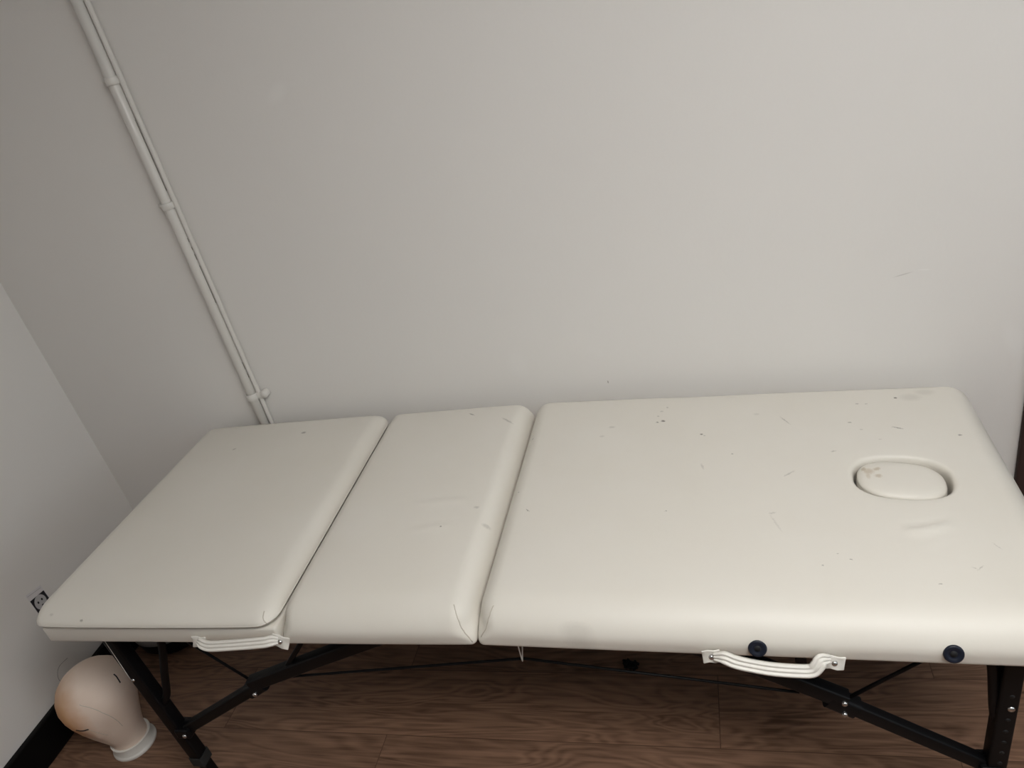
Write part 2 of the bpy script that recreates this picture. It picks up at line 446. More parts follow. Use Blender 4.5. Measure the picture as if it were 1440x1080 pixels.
# dark brown door with its frame in the back wall, beyond the head end
d = empty('door_1', (1.985+0.45, YW-0.012, 0), kind='structure')
bm = bmesh.new()
box(bm, (1.981, YW-0.016, 0), (2.050, YW, 2.10), 0.004)
box(bm, (2.870, YW-0.028, 0), (2.935, YW, 2.10), 0.004)
box(bm, (2.050, YW-0.028, 2.035), (2.870, YW, 2.10), 0.004)
build('door_frame', bm, M_brown, d, smooth=False)
bm = bmesh.new(); box(bm, (2.053, YW-0.014, 0.006), (2.867, YW-0.001, 2.032), 0.003)
for z0, z1 in ((0.2, 0.95), (1.08, 1.9)):
    for x0, x1 in ((2.15, 2.41), (2.51, 2.77)):
        box(bm, (x0, YW-0.020, z0), (x1, YW-0.013, z1), 0.006)
build('door_leaf', bm, M_brown, d, smooth=False)
bm = bmesh.new(); tube(bm, [(2.80, YW-0.014, 1.02), (2.80, YW-0.055, 1.02), (2.74, YW-0.058, 1.02), (2.68, YW-0.058, 1.02)], 0.009); build('door_handle', bm, M_steel, d)

# ------------------------------------------------------------------ painted pipe on the wall
PXc = 0.1746
pr = empty('wall_pipe', (PXc, YW-0.013, 0), 'white painted pipe with thin cable running up the grey wall beside the corner', 'pipe')
bm = bmesh.new(); tube(bm, [(PXc-0.004, YW-0.0145, 0.0), (PXc-0.004, YW-0.0145, ZC)], 0.0125, 16, smoothp=False); build('pipe', bm, M_pipe, pr)
bm = bmesh.new()
ctrl = []
z = 0.0
while z < ZC:
    wob = 0.0006*math.sin(z*5.0)
    ctrl.append((PXc+0.0140+wob, YW-0.0085, z)); z += 0.25
ctrl.append((PXc+0.0140, YW-0.0085, ZC))
tube(bm, ctrl, 0.0062, 10, 3); build('cable', bm, M_pipe, pr)
# cracks in the paint between pipe and cable
for z0, z1 in ((0.760, 0.772), (0.785, 0.806), (0.975, 1.075), (1.09, 1.105), (1.115, 1.123), (1.135, 1.145), (1.26, 1.42)):
    bm = bmesh.new()
    tube(bm, [(PXc+0.0086, YW-0.0142, z0), (PXc+0.0088, YW-0.0138, (z0+z1)/2), (PXc+0.0086, YW-0.0142, z1)], 0.0009, 6, 4)
    build('paint_crack', bm, M_gap, pr)
for zc, side in ((1.504, -1), (1.227, -1), (0.704, 1)):
    bm = bmesh.new()
    pts = []
    r = 0.0145
    for i in range(13):
        a = math.radians(200 - 220*i/12)
        pts.append(Vector((PXc-0.004 + r*math.cos(a), YW-0.0145 - r*math.sin(a), zc)))
    hh = 0.008 if side < 0 else 0.010
    sweep(bm, pts, rrect(0.0025, 2*hh, 0.001, 1), up=Vector((0, 0, 1)))
    x0 = PXc-0.004 + side*0.014
    if side < 0:
        box(bm, (x0-0.017, YW-0.010, zc-0.006), (x0+0.004, YW-0.0005, zc+0.006), 0.003)
        bolt(bm, (x0-0.011, YW-0.010, zc), (0, -1, 0), 0.004)
    else:
        box(bm, (x0-0.004, YW-0.0165, zc-0.009), (x0+0.020, YW-0.0005, zc+0.009), 0.003)
        disc(bm, (x0+0.022, YW-0.009, zc+0.002), (0, -1, 0), [(0.011, -0.008), (0.011, 0.006), (0.008, 0.010), (0, 0.011)], 18)
    build('pipe_clip', bm, M_pipe, pr)

# ------------------------------------------------------------------ massage table
TB = empty('massage_table', ROOT, 'long cream vinyl folding massage table with black metal legs against the grey wall', 'massage table')

WRINKLES = [([(1.636, 0.2077), (1.6689, 0.2112), (1.7141, 0.2303)], 0.0080, 0.011),
            ([(1.6523, 0.1624), (1.6981, 0.2009)], 0.0030, 0.008),
            ([(0.7355, 0.293), (0.7953, 0.3025), (0.8568, 0.3029)], 0.0034, 0.012),
            ([(0.7544, 0.2109), (0.8026, 0.2249), (0.8465, 0.2268)], 0.0030, 0.014)]

def wrinkle(x, y):
    h = 0.0
    for pts, amp, wd in WRINKLES:
        if not (pts[0][0]-0.05 < x < pts[-1][0]+0.05): continue
        best = 9; tt = 0; sg = 1
        tot = len(pts)-1
        for i in range(tot):
            ax, ay = pts[i]; bx, by = pts[i+1]
            dx, dy = bx-ax, by-ay
            t = max(0, min(1, ((x-ax)*dx+(y-ay)*dy)/(dx*dx+dy*dy)))
            ex, ey = x-ax-dx*t, y-ay-dy*t
            dd = math.hypot(ex, ey)
            if dd < best:
                best = dd; tt = (i+t)/tot; sg = 1 if (dx*ey-dy*ex) > 0 else -1
        env = math.sin(math.pi*min(1, max(0, tt)))**0.7 if 0 < tt < 1 else 0
        d = best*sg
        h += amp*env*(math.exp(-((d+wd*0.3)/wd)**2) - 1.0*math.exp(-((d-wd*0.5)/(wd*0.5))**2))
    return h

def sm(x):
    x = max(0.0, min(1.0, x)); return x*x*(3-2*x)

def lin(a, b, ra, rb, step, nr=9):
    """coordinates dense in the rounded margins"""
    out = [a + ra*(i/nr) for i in range(nr)]
    n = max(2, int((b-rb-a-ra)/step))
    out += [a+ra + (b-rb-a-ra)*i/n for i in range(n)]
    out += [b-rb + rb*(i/nr) for i in range(nr+1)]
    return out

class Pad:
    """Upholstered block with soft edges of their own radius on each side."""
    def __init__(s, x0, x1, y0, y1, zb, zt, rL, rR, rN, rF, rt, rb, bulge, step=0.009, rlow=0.012, shear=None):
        s.__dict__.update(locals())
    def point(s, p):
        x, y, z = p
        hz = s.zt - s.zb
        w = sm((z - (s.zb+s.rb)) / max(1e-5, hz - s.rt*0.6 - s.rb))
        rad = lambda r: s.rlow + (r - s.rlow)*w
        rL, rR, rN, rF = rad(s.rL), rad(s.rR), rad(s.rN), rad(s.rF)
        rx = rL if x < (s.x0+s.x1)/2 else rR
        ry = rN if y < (s.y0+s.y1)/2 else rF
        ix = min(max(x, s.x0+rL), s.x1-rR); iy = min(max(y, s.y0+rN), s.y1-rF)
        top = z > s.zt-s.rt-1e-6
        iz = min(max(z, s.zb+s.rb), s.zt-s.rt)
        rz = s.rt if top else s.rb
        d = Vector(((x-ix)/rx, (y-iy)/ry, (z-iz)/rz))
        l = d.length
        if l > 1e-9:
            # square-to-round: keep the largest component as the radius
            k = max(abs(d.x), abs(d.y), abs(d.z))/l
            d *= k
        X, Y, Z = ix+d.x*rx, iy+d.y*ry, iz+d.z*rz
        u = (2*X-s.x0-s.x1)/(s.x1-s.x0); v = (2*Y-s.y0-s.y1)/(s.y1-s.y0)
        if Z > (s.zt+s.zb)/2:
            wz = sm((Z-(s.zt+s.zb)/2)/((s.zt-s.zb)/2))
            Z += s.bulge*wz*(1-abs(u)**4)*(1-abs(v)**4) + wrinkle(X, Y)*wz
            Z += 0.0012*wz*noise.noise(Vector((X*7, Y*7, 3.0)))
        # the front swells a little between its corners
        if v < 0: Y -= s.bulge*0.6*(1-u**4)*max(0, -v)**6*math.sin(math.pi*min(1, max(0, (Z-s.zb)/hz)))
        if s.shear: X += s.shear(X, Y)
        return Vector((X, Y, Z + droop(X)))
    def mesh(s):
        bm = bmesh.new()
        xs = lin(s.x0, s.x1, s.rL, s.rR, s.step); ys = lin(s.y0, s.y1, s.rN, s.rF, s.step)
        nz = 7
        zs = [s.zb + s.rb*i/4 for i in range(4)] + [s.zb+s.rb + (s.zt-s.rt-s.zb-s.rb)*i/5 for i in range(5)] + [s.zt-s.rt + s.rt*i/nz for i in range(nz+1)]
        V = {}
        def vert(i, j, k):
            key = (i, j, k)
            if key not in V: V[key] = bm.verts.new(s.point((xs[i], ys[j], zs[k])))
            return V[key]
        nx, ny, nk = len(xs)-1, len(ys)-1, len(zs)-1
        for i in range(nx):
            for j in range(ny):
                bm.faces.new((vert(i, j, nk), vert(i+1, j, nk), vert(i+1, j+1, nk), vert(i, j+1, nk)))
        for k in range(nk):
            for i in range(nx):
                bm.faces.new((vert(i, 0, k), vert(i+1, 0, k), vert(i+1, 0, k+1), vert(i, 0, k+1)))
                bm.faces.new((vert(i, ny, k), vert(i, ny, k+1), vert(i+1, ny, k+1), vert(i+1, ny, k)))
            for j in range(ny):
                bm.faces.new((vert(0, j, k), vert(0, j, k+1), vert(0, j+1, k+1), vert(0, j+1, k)))
                bm.faces.new((vert(nx, j, k), vert(nx, j+1, k), vert(nx, j+1, k+1), vert(nx, j, k+1)))
        bm.faces.new([vert(i, 0, 0) for i in range(nx+1)] + [vert(nx, j, 0) for j in range(1, ny+1)] + [vert(i, ny, 0) for i in range(nx-1, -1, -1)] + [vert(0, j, 0) for j in range(ny-1, 0, -1)])
        bm.normal_update()
        return bm

Z0 = H - T
BASE_H = 0.040
left_shear = lambda x, y: (0.016 - 0.030*(1 - y/W))*max(0.0, 1 - x/0.25) if False else (-0.012 + 0.024*(y/W))*max(0.0, 1 - max(x, 0)/0.3)
PL = Pad(-0.002, G1-0.001, 0.000, W, Z0+BASE_H, H, 0.034, 0.040, 0.055, 0.030, 0.024, 0.012, 0.008, rlow=0.036, shear=left_shear)
PM = Pad(G1+0.001, G2-0.0008, 0.000, W, Z0, H, 0.036, 0.042, 0.062, 0.030, 0.050, 0.010, 0.007)
PR = Pad(G2+0.0008, L, 0.000, W, Z0, H, 0.040, 0.050, 0.064, 0.030, 0.050, 0.010, 0.006)

def top_z(pad, x, y):
    return pad.point((x, y, pad.zt)).z

# --- face hole let into the head section
HC = Vector((1.6640, 0.3480))
HRX, HRY, HANG = 0.0795, 0.0585, math.radians(-5.0)
def hole_pt(a, k, n=2.5):
    c, s_ = math.cos(a), math.sin(a)
    ex = math.copysign(abs(c)**(2/n), c)*HRX*k; ey = math.copysign(abs(s_)**(2/n), s_)*HRY*k
    return HC.x + ex*math.cos(HANG) - ey*math.sin(HANG), HC.y + ex*math.sin(HANG) + ey*math.cos(HANG)

def cut_face_hole(bm):
    kill = []
    for v in bm.verts:
        if v.co.z < H - 0.05 + droop(v.co.x): continue
        dx, dy = v.co.x-HC.x, v.co.y-HC.y
        if (abs(dx)/(HRX*1.24))**2.5 + (abs(dy)/(HRY*1.36))**2.5 < 1: kill.append(v)
    bmesh.ops.delete(bm, geom=kill, context='VERTS')
    outer = [e for e in bm.edges if e.is_boundary]
    n = 96
    prof = [(1.13, 0.0), (1.09, -0.0006), (1.055, -0.0022), (1.03, -0.0046), (1.012, -0.009), (1.003, -0.015), (1.0, -0.022), (1.0, -0.045), (1.0, -0.066)]
    rings = []
    for k, dz in prof:
        ring = []
        for i in range(n):
            x, y = hole_pt(2*math.pi*i/n, k)
            ring.append(bm.verts.new((x, y, top_z(PR, x, y)+dz)))
        rings.append(ring)
    inner = []
    for i in range(n):
        inner.append(bm.edges.new((rings[0][i], rings[0][(i+1) % n])))
    for a, b in zip(rings, rings[1:]):
        for i in range(n):
            j = (i+1) % n
            bm.faces.new((a[i], a[j], b[j], b[i]))
    bmesh.ops.triangle_fill(bm, edges=outer+inner, use_beauty=True, use_dissolve=False)
    bm.faces.new(rings[-1])
    return bm

SURF = {}
def pad_object(pad, key, label=None, hole=False):
    bm = pad.mesh()
    SURF[key] = BVHTree.FromBMesh(bm)
    if hole: cut_face_hole(bm)
    o = build('cushion', bm, M_vinyl_bed, TB, label=label)
    return o

c_left = pad_object(PL, 'L', 'cushion on a raised base board at the foot end')
c_mid = pad_object(PM, 'M', 'narrow middle cushion')
c_right = pad_object(PR, 'R', 'long cushion with an oval face hole', hole=True)

# stitched corner darts
def dart(key, a, b, parent, bow=0.3):
    a = Vector(a); b = Vector(b)
    bm = bmesh.new(); pts = []
    n = 16
    for i in range(n+1):
        t = i/n
        p = a.lerp(b, t) + Vector((0, -0.03, 0.03))*math.sin(math.pi*t)*bow
        q, nn, _, _ = SURF[key].find_nearest(p)
        pts.append(q - nn*0.0004)
    sweep(bm, pts, circ(0.0011, 6))
    build('corner_seam', bm, M_seam, parent)
dart('M', (0.8966, 0.0296, H), (G2-0.006, -0.001, Z0+0.012), c_mid)
dart('R', (0.9645, 0.0273, H), (G2+0.006, -0.001, Z0+0.025), c_right)
dart('L', (0.5300, 0.018, H), (G1-0.012, 0.000, H-0.020), c_left, 0.2)

# base board under the foot section
bm = bmesh.new(); box(bm, (0.006, 0.004, Z0), (G1-0.004, W-0.004, Z0+BASE_H), 0.005, 3)
build('base_board', bm, M_vinyl_plain, TB, smooth=True, sharp=40)
# dark cloth covered undersides
for x0, x1 in ((0.02, G1-0.01), (G1+0.012, G2-0.012), (G2+0.012, L-0.03)):
    bm = bmesh.new(); box(bm, (x0, 0.03, Z0-0.012), (x1, W-0.03, Z0+0.004), 0.003)
    for v in bm.verts: v.co.z += droop(v.co.x)
    build('underside_panel', bm, M_ply, TB, smooth=False)

# armrest sockets in the front
for px, pz in ((1.387, 0.0), (1.659, 0.0)):
    q, nn, _, _ = SURF['R'].ray_cast(Vector((px, -0.3, 0.5665 + (-0.0091 if px > 1.5 else 0.0))), Vector((0, 1, 0)))
    nn = Vector((0, -0.94, 0.34))
    bm = bmesh.new()
    disc(bm, q, nn, [(0.0138, -0.010), (0.0142, 0.0015), (0.0136, 0.0034), (0.0112, 0.0040), (0.0088, 0.0034), (0.0076, 0.0026), (0.0060, 0.0022), (0, 0.0022)], 32)
    g = build('armrest_socket', bm, M_navy, TB)
    bm = bmesh.new(); disc(bm, q, nn, [(0.0052, 0.0010), (0.0052, 0.0024), (0, 0.0025)], 20)
    build('socket_hole', bm, M_hole, g)

# --- carry handles
def strap_section(w, t):
    """three rounded ribs across the strap"""
    out = []
    nrib = 3
    for i in range(nrib*6+1):
        x = -w/2 + w*i/(nrib*6)
        out.append((x, t*0.45 + t*0.55*abs(math.sin(math.pi*i/6))))
    out += [(w/2, -t*0.4), (-w/2, -t*0.4)]
    return out

def handle(path, width, tabs, label):
    """path: centre line of the strap (points), ribs facing the room"""
    pts = smooth_path(path, 8)
    bm = bmesh.new()
    ups = [Vector((0, -0.85, 0.5))]*len(pts)
    n = len(pts)
    rings = []
    sec = strap_section(1.0, 1.0)
    for i, p in enumerate(pts):
        t = (pts[min(i+1, n-1)] - pts[max(i-1, 0)]).normalized()
        u = Vector((0, -0.88, 0.47)); u = (u - t*u.dot(t)).normalized()
        s_ = t.cross(u).normalized()
        f = i/(n-1)
        k = 1.0 - 0.35*(1-sm(f/0.12)) - 0.35*(1-sm((1-f)/0.12))
        rings.append([bm.verts.new(p + s_*a*width*k + u*b*0.0055) for a, b in sec])
    m = len(sec)
    for i in range(n-1):
        for j in range(m):
            bm.faces.new((rings[i][j], rings[i][(j+1) % m], rings[i+1][(j+1) % m], rings[i+1][j]))
    bm.faces.new(rings[0][::-1]); bm.faces.new(rings[-1])
    h = build('carry_handle', bm, M_handle, TB, label=label)
    for (c, w, hgt, rot) in tabs:
        bm = bmesh.new()
        box(bm, (-w/2, -0.0015, -hgt/2), (w/2, 0.0015, hgt/2), 0.001, 1)
        bmesh.ops.subdivide_edges(bm, edges=bm.edges[:], cuts=2, use_grid_fill=True)
        for v in bm.verts:
            v.co.y += 0.002*math.sin(v.co.x*400)*math.cos(v.co.z*200) - 0.0022*abs(v.co.z)/hgt*2
        bm.transform(Matrix.Translation(c) @ Matrix.Rotation(rot, 4, 'Y') @ Matrix.Rotation(math.radians(-12), 4, 'X'))
        build('handle_tab', bm, M_handle, h, sharp=50)
        bm = bmesh.new(); bolt(bm, Vector(c)+Vector((0, -0.003, 0)), (0, -0.95, 0.25), 0.0048)
        build('rivet', bm, M_steel, h)
    return h

handle([(0.379, -0.006, 0.5770), (0.389, -0.012, 0.5765), (0.402, -0.015, 0.5745), (0.420, -0.016, 0.5755), (0.476, -0.016, 0.5805), (0.525, -0.015, 0.5850), (0.540, -0.011, 0.5850), (0.550, -0.006, 0.5810)], 0.0205,
       [((0.3750, -0.002, 0.5715), 0.030, 0.025, math.radians(8)), ((0.5510, -0.002, 0.5745), 0.034, 0.027, math.radians(22))], 'ribbed cream carrying strap on the foot section')
handle([(1.322, -0.014, 0.5600), (1.337, -0.020, 0.5640), (1.350, -0.023, 0.5595), (1.369, -0.024, 0.5535), (1.405, -0.026, 0.5470), (1.440, -0.026, 0.5435), (1.462, -0.026, 0.5445), (1.471, -0.024, 0.5530), (1.477, -0.019, 0.5600), (1.488, -0.012, 0.5560)], 0.0205,
       [((1.3170, -0.010, 0.5565), 0.028, 0.023, math.radians(-4)), ((1.4965, -0.008, 0.5430), 0.030, 0.024, math.radians(10))], 'ribbed cream carrying strap on the head section')

# --- legs
LEG_Y = 0.060
def leg(side, y, detail):
    """side 0: foot end, 1: head end"""
    if side == 0:
        top = Vector((0.086, y, Z0-0.01)); low = Vector((0.1130, y, 0.105)); foot = Vector((0.1200, y, 0.006)); dirx = 1
    else:
        top = Vector((1.7630, y, Z0-0.01+droop(1.763))); low = Vector((1.7560, y, 0.105)); foot = Vector((1.7535, y, 0.006)); dirx = -1
    ang = 0.35 if side == 0 else -0.2
    up = Vector((math.sin(ang), -math.cos(ang), 0)) if detail else Vector((0, -1, 0))
    bm = bmesh.new(); sweep(bm, [top, low], rrect(0.030, 0.030, 0.004), up=Vector((0, -1, 0)))
    l = build('leg', bm, M_black, TB, sharp=40)
    bm = bmesh.new(); sweep(bm, [low + Vector((0, 0, 0.012)), low - Vector((0, 0, 0.014))], rrect(0.035, 0.035, 0.005), up=Vector((0, -1, 0)))
    build('collar', bm, M_rubber, l, sharp=40)
    bm = bmesh.new(); sweep(bm, [low + Vector((0, 0, 0.03)), foot], rrect(0.023, 0.023, 0.003), up=Vector((0, -1, 0)))
    build('leg_extension', bm, M_black, l, sharp=40)
    bm = bmesh.new(); disc(bm, (foot.x, foot.y, 0), (0, 0, 1), [(0, 0.0), (0.020, 0.0), (0.021, 0.004), (0.019, 0.018), (0.017, 0.022), (0, 0.022)], 18)
    build('foot', bm, M_rubber, l)
    # bolts and adjusting holes on the room side
    axis = (0, -1, 0)
    def on(z):
        t = (top.z - z)/(top.z - low.z); p = top.lerp(low, t); return p + Vector((0, -0.015, 0))
    if side == 0:
        bm = bmesh.new(); bolt(bm, on(0.392) + Vector((-0.006, 0, 0)), axis, 0.0042); build('bolt', bm, M_steel, l)
    else:
        bm = bmesh.new(); bolt(bm, on(0.372) + Vector((0.004, 0, 0)), axis, 0.0060); build('bolt', bm, M_steel, l)
        for zz in (0.402, 0.345, 0.316, 0.288, 0.260, 0.232, 0.204, 0.176):
            bm = bmesh.new(); disc(bm, on(zz) + Vector((0.002, 0, 0)), axis, [(0.0042, -0.004), (0.0042, 0.0004), (0, 0.0004)], 14); build('adjusting_hole', bm, M_hole, l)
    # bent corner stay
    bm = bmesh.new()
    yb = y
    if side == 0:
        tube(bm, [(0.1100, yb, 0.300), (0.134, yb, 0.330), (0.165, yb, 0.402), (0.198, yb, 0.476), (0.222, yb, Z0-0.014)], 0.0085)
    else:
        tube(bm, [(1.7580, yb, 0.300), (1.7480, yb, 0.345), (1.7420, yb, 0.40), (1.7370, yb, 0.450), (1.728, yb, Z0-0.020+droop(1.73))], 0.0085)
    build('corner_stay', bm, M_black, TB)
    # folding brace
    yi = y
    if side == 0:
        J = Vector((0.1320, yi, 0.2130)); K = Vector((0.3790, yi, 0.3640)); E = Vector((0.770, yi, Z0-0.016)); mid = Vector((0.562, yi, 0.4555))
        st0 = Vector((0.455, yi, 0.405)); st1 = Vector((0.575, yi, Z0-0.014))
    else:
        J = Vector((1.7460, yi, 0.2080)); K = Vector((1.5170, yi, 0.3600)); E = Vector((1.235, yi, Z0-0.018+droop(1.23))); mid = Vector((1.40, yi, 0.4420))
        st0 = Vector((1.4575, yi, 0.400)); st1 = Vector((1.4520, yi, Z0-0.016+droop(1.45)))
    s = 1 if side == 0 else -1
    sec = rrect(0.020, 0.026, 0.004)
    bm = bmesh.new(); sweep(bm, [J, K + Vector((s*0.012, 0, 0.008))], sec); b1 = build('lower_brace', bm, M_black, TB, sharp=40)
    bm = bmesh.new(); sweep(bm, [K + Vector((-s*0.004, -0.004, 0.014)), mid + Vector((0, -0.002, 0.002)), E], rrect(0.024, 0.030, 0.004)); b2 = build('upper_brace', bm, M_black, TB, sharp=40)
    bm = bmesh.new(); sweep(bm, [st0, st1], rrect(0.016, 0.010 if side == 0 else 0.018, 0.002), up=Vector((1, 0, 0))); build('brace_strut', bm, M_black, TB, sharp=40)
    bm = bmesh.new()
    sweep(bm, [K + Vector((-s*0.022, -0.001, -0.012)), K + Vector((s*0.022, -0.001, 0.016))], rrect(0.030, 0.034, 0.008)); build('hinge_bracket', bm, M_black, b1, sharp=40)
    for off in ((-0.002*s, -0.018, -0.010), (-0.002*s, -0.018, 0.018)) if side else ((0.0, -0.018, -0.006),):
        bm = bmesh.new(); bolt(bm, K + Vector(off), axis, 0.0052); build('bolt', bm, M_steel, b1)
    bm = bmesh.new(); box(bm, (min(J.x-s*0.022, J.x+s*0.014), y-0.020, J.z-0.016), (max(J.x-s*0.022, J.x+s*0.014), y+0.020, J.z+0.012), 0.004)
    build('leg_bracket', bm, M_black, b1, smooth=False)
    bm = bmesh.new(); bolt(bm, J + Vector((s*0.002, -0.0205, -0.004)), axis, 0.0055); build('bolt', bm, M_steel, b1)
    # stay cable from the hinge up to the underside
    bm = bmesh.new()
    if side == 0: tube(bm, [K + Vector((0.0, -0.002, 0.012)), (0.2300, yi, Z0-0.012)], 0.0030, 8, smoothp=False)
    else: tube(bm, [K + Vector((0.010, -0.002, 0.014)), (1.690, yi, Z0-0.012+droop(1.69))], 0.0034, 8, smoothp=False)
    build('stay_cable', bm, M_black, TB)
    return l

for side in (0, 1):
    for y in (LEG_Y, W-LEG_Y):
        leg(side, y, True)
# cross bars joining near and far legs, hidden high under the top
for x in (0.089, 1.7625):
    bm = bmesh.new(); tube(bm, [(x, LEG_Y, Z0-0.03+droop(x)), (x, W-LEG_Y, Z0-0.03+droop(x))], 0.010, smoothp=False); build('cross_bar', bm, M_black, TB)

# long tension cables and the white thread loop which lifts the near one
for y in (LEG_Y, W-LEG_Y):
    bm = bmesh.new(); tube(bm, [(0.440, y, 0.3920), (0.4551, y, 0.3939), (0.9785, y, 0.4590), (1.4338, y, 0.3846), (1.450, y, 0.3825)], 0.0026, 8, smoothp=False)
    build('tension_cable', bm, M_black, TB)
bm = bmesh.new(); tube(bm, [(0.0880, 0.0425, 0.556), (0.0878, 0.0425, 0.480), (0.0866, 0.0430, 0.396)], 0.0006, 5); build('loose_thread', bm, M_thread, TB, label='thin pale thread hanging to the leg bolt')
bm = bmesh.new()
tube(bm, [(0.9800, LEG_Y, Z0-0.010), (0.9765, LEG_Y-0.003, 0.500), (0.9755, LEG_Y-0.003, 0.4555)], 0.0013, 6)
tube(bm, [(0.9870, LEG_Y, Z0-0.010), (0.9830, LEG_Y+0.003, 0.500), (0.9755, LEG_Y-0.003, 0.4555)], 0.0013, 6)
build('thread_loop', bm, M_thread, TB, label='white thread loop')

# ------------------------------------------------------------------ plug resting in the face hole
PLUG_MARKS = [(1.6115, 0.364, 0.010, 0.010, 0, 0.40), (1.6265, 0.371, 0.008, 0.005, 30, 0.45), (1.6255, 0.350, 0.007, 0.006, 0, 0.40), (1.6045, 0.371, 0.005, 0.008, 0, 0.5), (1.6085, 0.352, 0.004, 0.012, 0, 0.3)]
PC = Vector((1.6630, 0.3480))
M_plug = vinyl('cream_vinyl_plug', PLUG_MARKS, (PC.x, PC.y), mark_col=(0.36, 0.25, 0.12))
bm = bmesh.new()
zt = top_z(PR, PC.x, PC.y)
prof = [(0.0, 0.0), (0.25, 0.0), (0.5, -0.0002), (0.7, -0.0008), (0.84, -0.0022), (0.92, -0.0045), (0.965, -0.0075), (0.985, -0.0105), (0.975, -0.0125), (0.972, -0.0135), (0.985, -0.0155), (0.988, -0.022), (0.985, -0.040), (0.95, -0.047), (0.0, -0.048)]
PRX, PRY = 0.0745, 0.0540
rings = []
n = 72
tilt = lambda x, y: -0.0010 - 0.105*(x-PC.x) - 0.010*(y-PC.y)
for k, dz in prof:
    if k == 0.0:
        rings.append([bm.verts.new((PC.x, PC.y, zt+dz-0.0010))]); continue
    ring = []
    for i in range(n):
        a = 2*math.pi*i/n
        c, s_ = math.cos(a), math.sin(a); e = 2/2.5
        ex = math.copysign(abs(c)**e, c)*PRX*k; ey = math.copysign(abs(s_)**e, s_)*PRY*k
        x = PC.x + ex*math.cos(HANG) - ey*math.sin(HANG); y = PC.y + ex*math.sin(HANG) + ey*math.cos(HANG)
        ring.append(bm.verts.new((x, y, zt+dz+tilt(x, y))))
    rings.append(ring)
for r0, r1 in zip(rings, rings[1:]):
    for i in range(n):
        j = (i+1) % n
        if len(r0) == 1: bm.faces.new((r0[0], r1[i], r1[j]))
        elif len(r1) == 1: bm.faces.new((r0[i], r0[j], r1[0]))
        else: bm.faces.new((r0[i], r0[j], r1[j], r1[i]))
plug = build('face_hole_plug', bm, M_plug, origin=(PC.x, PC.y, zt-0.05))
tag(plug, 'oval cream padded plug with brownish stains sitting in the face hole', 'cushion')

# ------------------------------------------------------------------ wig head on the floor
HX, HY = -0.194, 0.152
HS, HV = 0.80, 0.86
wh = empty('wig_head', (HX, HY, 0), 'bald canvas wig head with white collar standing on floor by the left leg', 'mannequin head')
def head_mesh():
    bm = bmesh.new()
    #       z      rx     ry    offset along the facing direction
    prof = [(0.020, 0.055, 0.055, 0.0), (0.045, 0.0555, 0.0555, 0.0), (0.070, 0.0600, 0.0600, 0.002), (0.095, 0.0690, 0.0690, 0.004), (0.125, 0.0820, 0.0800, 0.006),
            (0.155, 0.0945, 0.0920, 0.006), (0.185, 0.1055, 0.1020, 0.004), (0.212, 0.1120, 0.1090, 0.002), (0.238, 0.1140, 0.1115, 0.0), (0.262, 0.1090, 0.1070, -0.002),
            (0.284, 0.0970, 0.0960, -0.003), (0.302, 0.0790, 0.0790, -0.003), (0.316, 0.0550, 0.0560, -0.003), (0.325, 0.0280, 0.0290, -0.003), (0.328, 0.0, 0.0, -0.003)]
    fd = Vector((0.35, -0.94, 0))
    sd = Vector((0.94, 0.35, 0))
    n = 48
    rings = []
    for z, rx, ry, off in prof:
        if rx == 0.0:
            rings.append([bm.verts.new(Vector((HX, HY, z)) + fd*off)]); continue
        ring = []
        for i in range(n):
            a = 2*math.pi*i/n
            p = fd*math.cos(a)*ry + sd*math.sin(a)*rx
            da = (a + math.pi) % (2*math.pi) - math.pi
            # shallow brow, eye hollows, nose and chin pressed into the cloth
            bump = 0.0
            bump += 0.007*math.exp(-(da/0.13)**2)*math.exp(-((z-0.150)/0.022)**2)
            bump += 0.003*math.exp(-(da/0.45)**2)*math.exp(-((z-0.198)/0.016)**2)
            for sgn in (-1, 1): bump -= 0.005*math.exp(-((da-sgn*0.42)/0.22)**2)*math.exp(-((z-0.172)/0.018)**2)
            bump += 0.004*math.exp(-(da/0.35)**2)*math.exp(-((z-0.090)/0.018)**2)
            p += p.normalized()*bump
            ring.append(bm.verts.new(Vector((HX, HY, z)) + p + fd*off))
        rings.append(ring)
    for r0, r1 in zip(rings, rings[1:]):
        for i in range(n):
            j = (i+1) % n
            if len(r1) == 1: bm.faces.new((r0[i], r0[j], r1[0]))
            else: bm.faces.new((r0[i], r0[j], r1[j], r1[i]))
    bm.faces.new(rings[0][::-1])
    return bm
hb = head_mesh()
for v in hb.verts:                    # brought to the size of the real block
    v.co = Vector((HX + (v.co.x-HX)*HS - 0.013*sm(v.co.z*HV/0.19), HY + (v.co.y-HY)*HS, v.co.z*HV))
bmesh.ops.subdivide_edges(hb, edges=hb.edges[:], cuts=1, use_grid_fill=True, smooth=1.0)
hb.normal_update()
HBVH = BVHTree.FromBMesh(hb)
build('head', hb, M_canvas, wh)
bm = bmesh.new()
disc(bm, (HX, HY, 0), (0, 0, 1), [(0, 0.0), (0.0540, 0.0), (0.0552, 0.003), (0.0552, 0.007), (0.0525, 0.010), (0.0512, 0.012), (0.0504, 0.031), (0.0508, 0.034), (0.0480, 0.0355), (0.0430, 0.033)], 48)
bm.verts.ensure_lookup_table()
build('collar', bm, M_ring, wh, sharp=50)
def on_head(ang, z):
    """ang in degrees around the head in world plan, 0 = +x, -90 = towards the room"""
    d = Vector((math.cos(math.radians(ang)), math.sin(math.radians(ang)), 0))
    hit = HBVH.ray_cast(Vector((HX, HY, z)) + d*0.4, -d)
    return hit[0], hit[1]
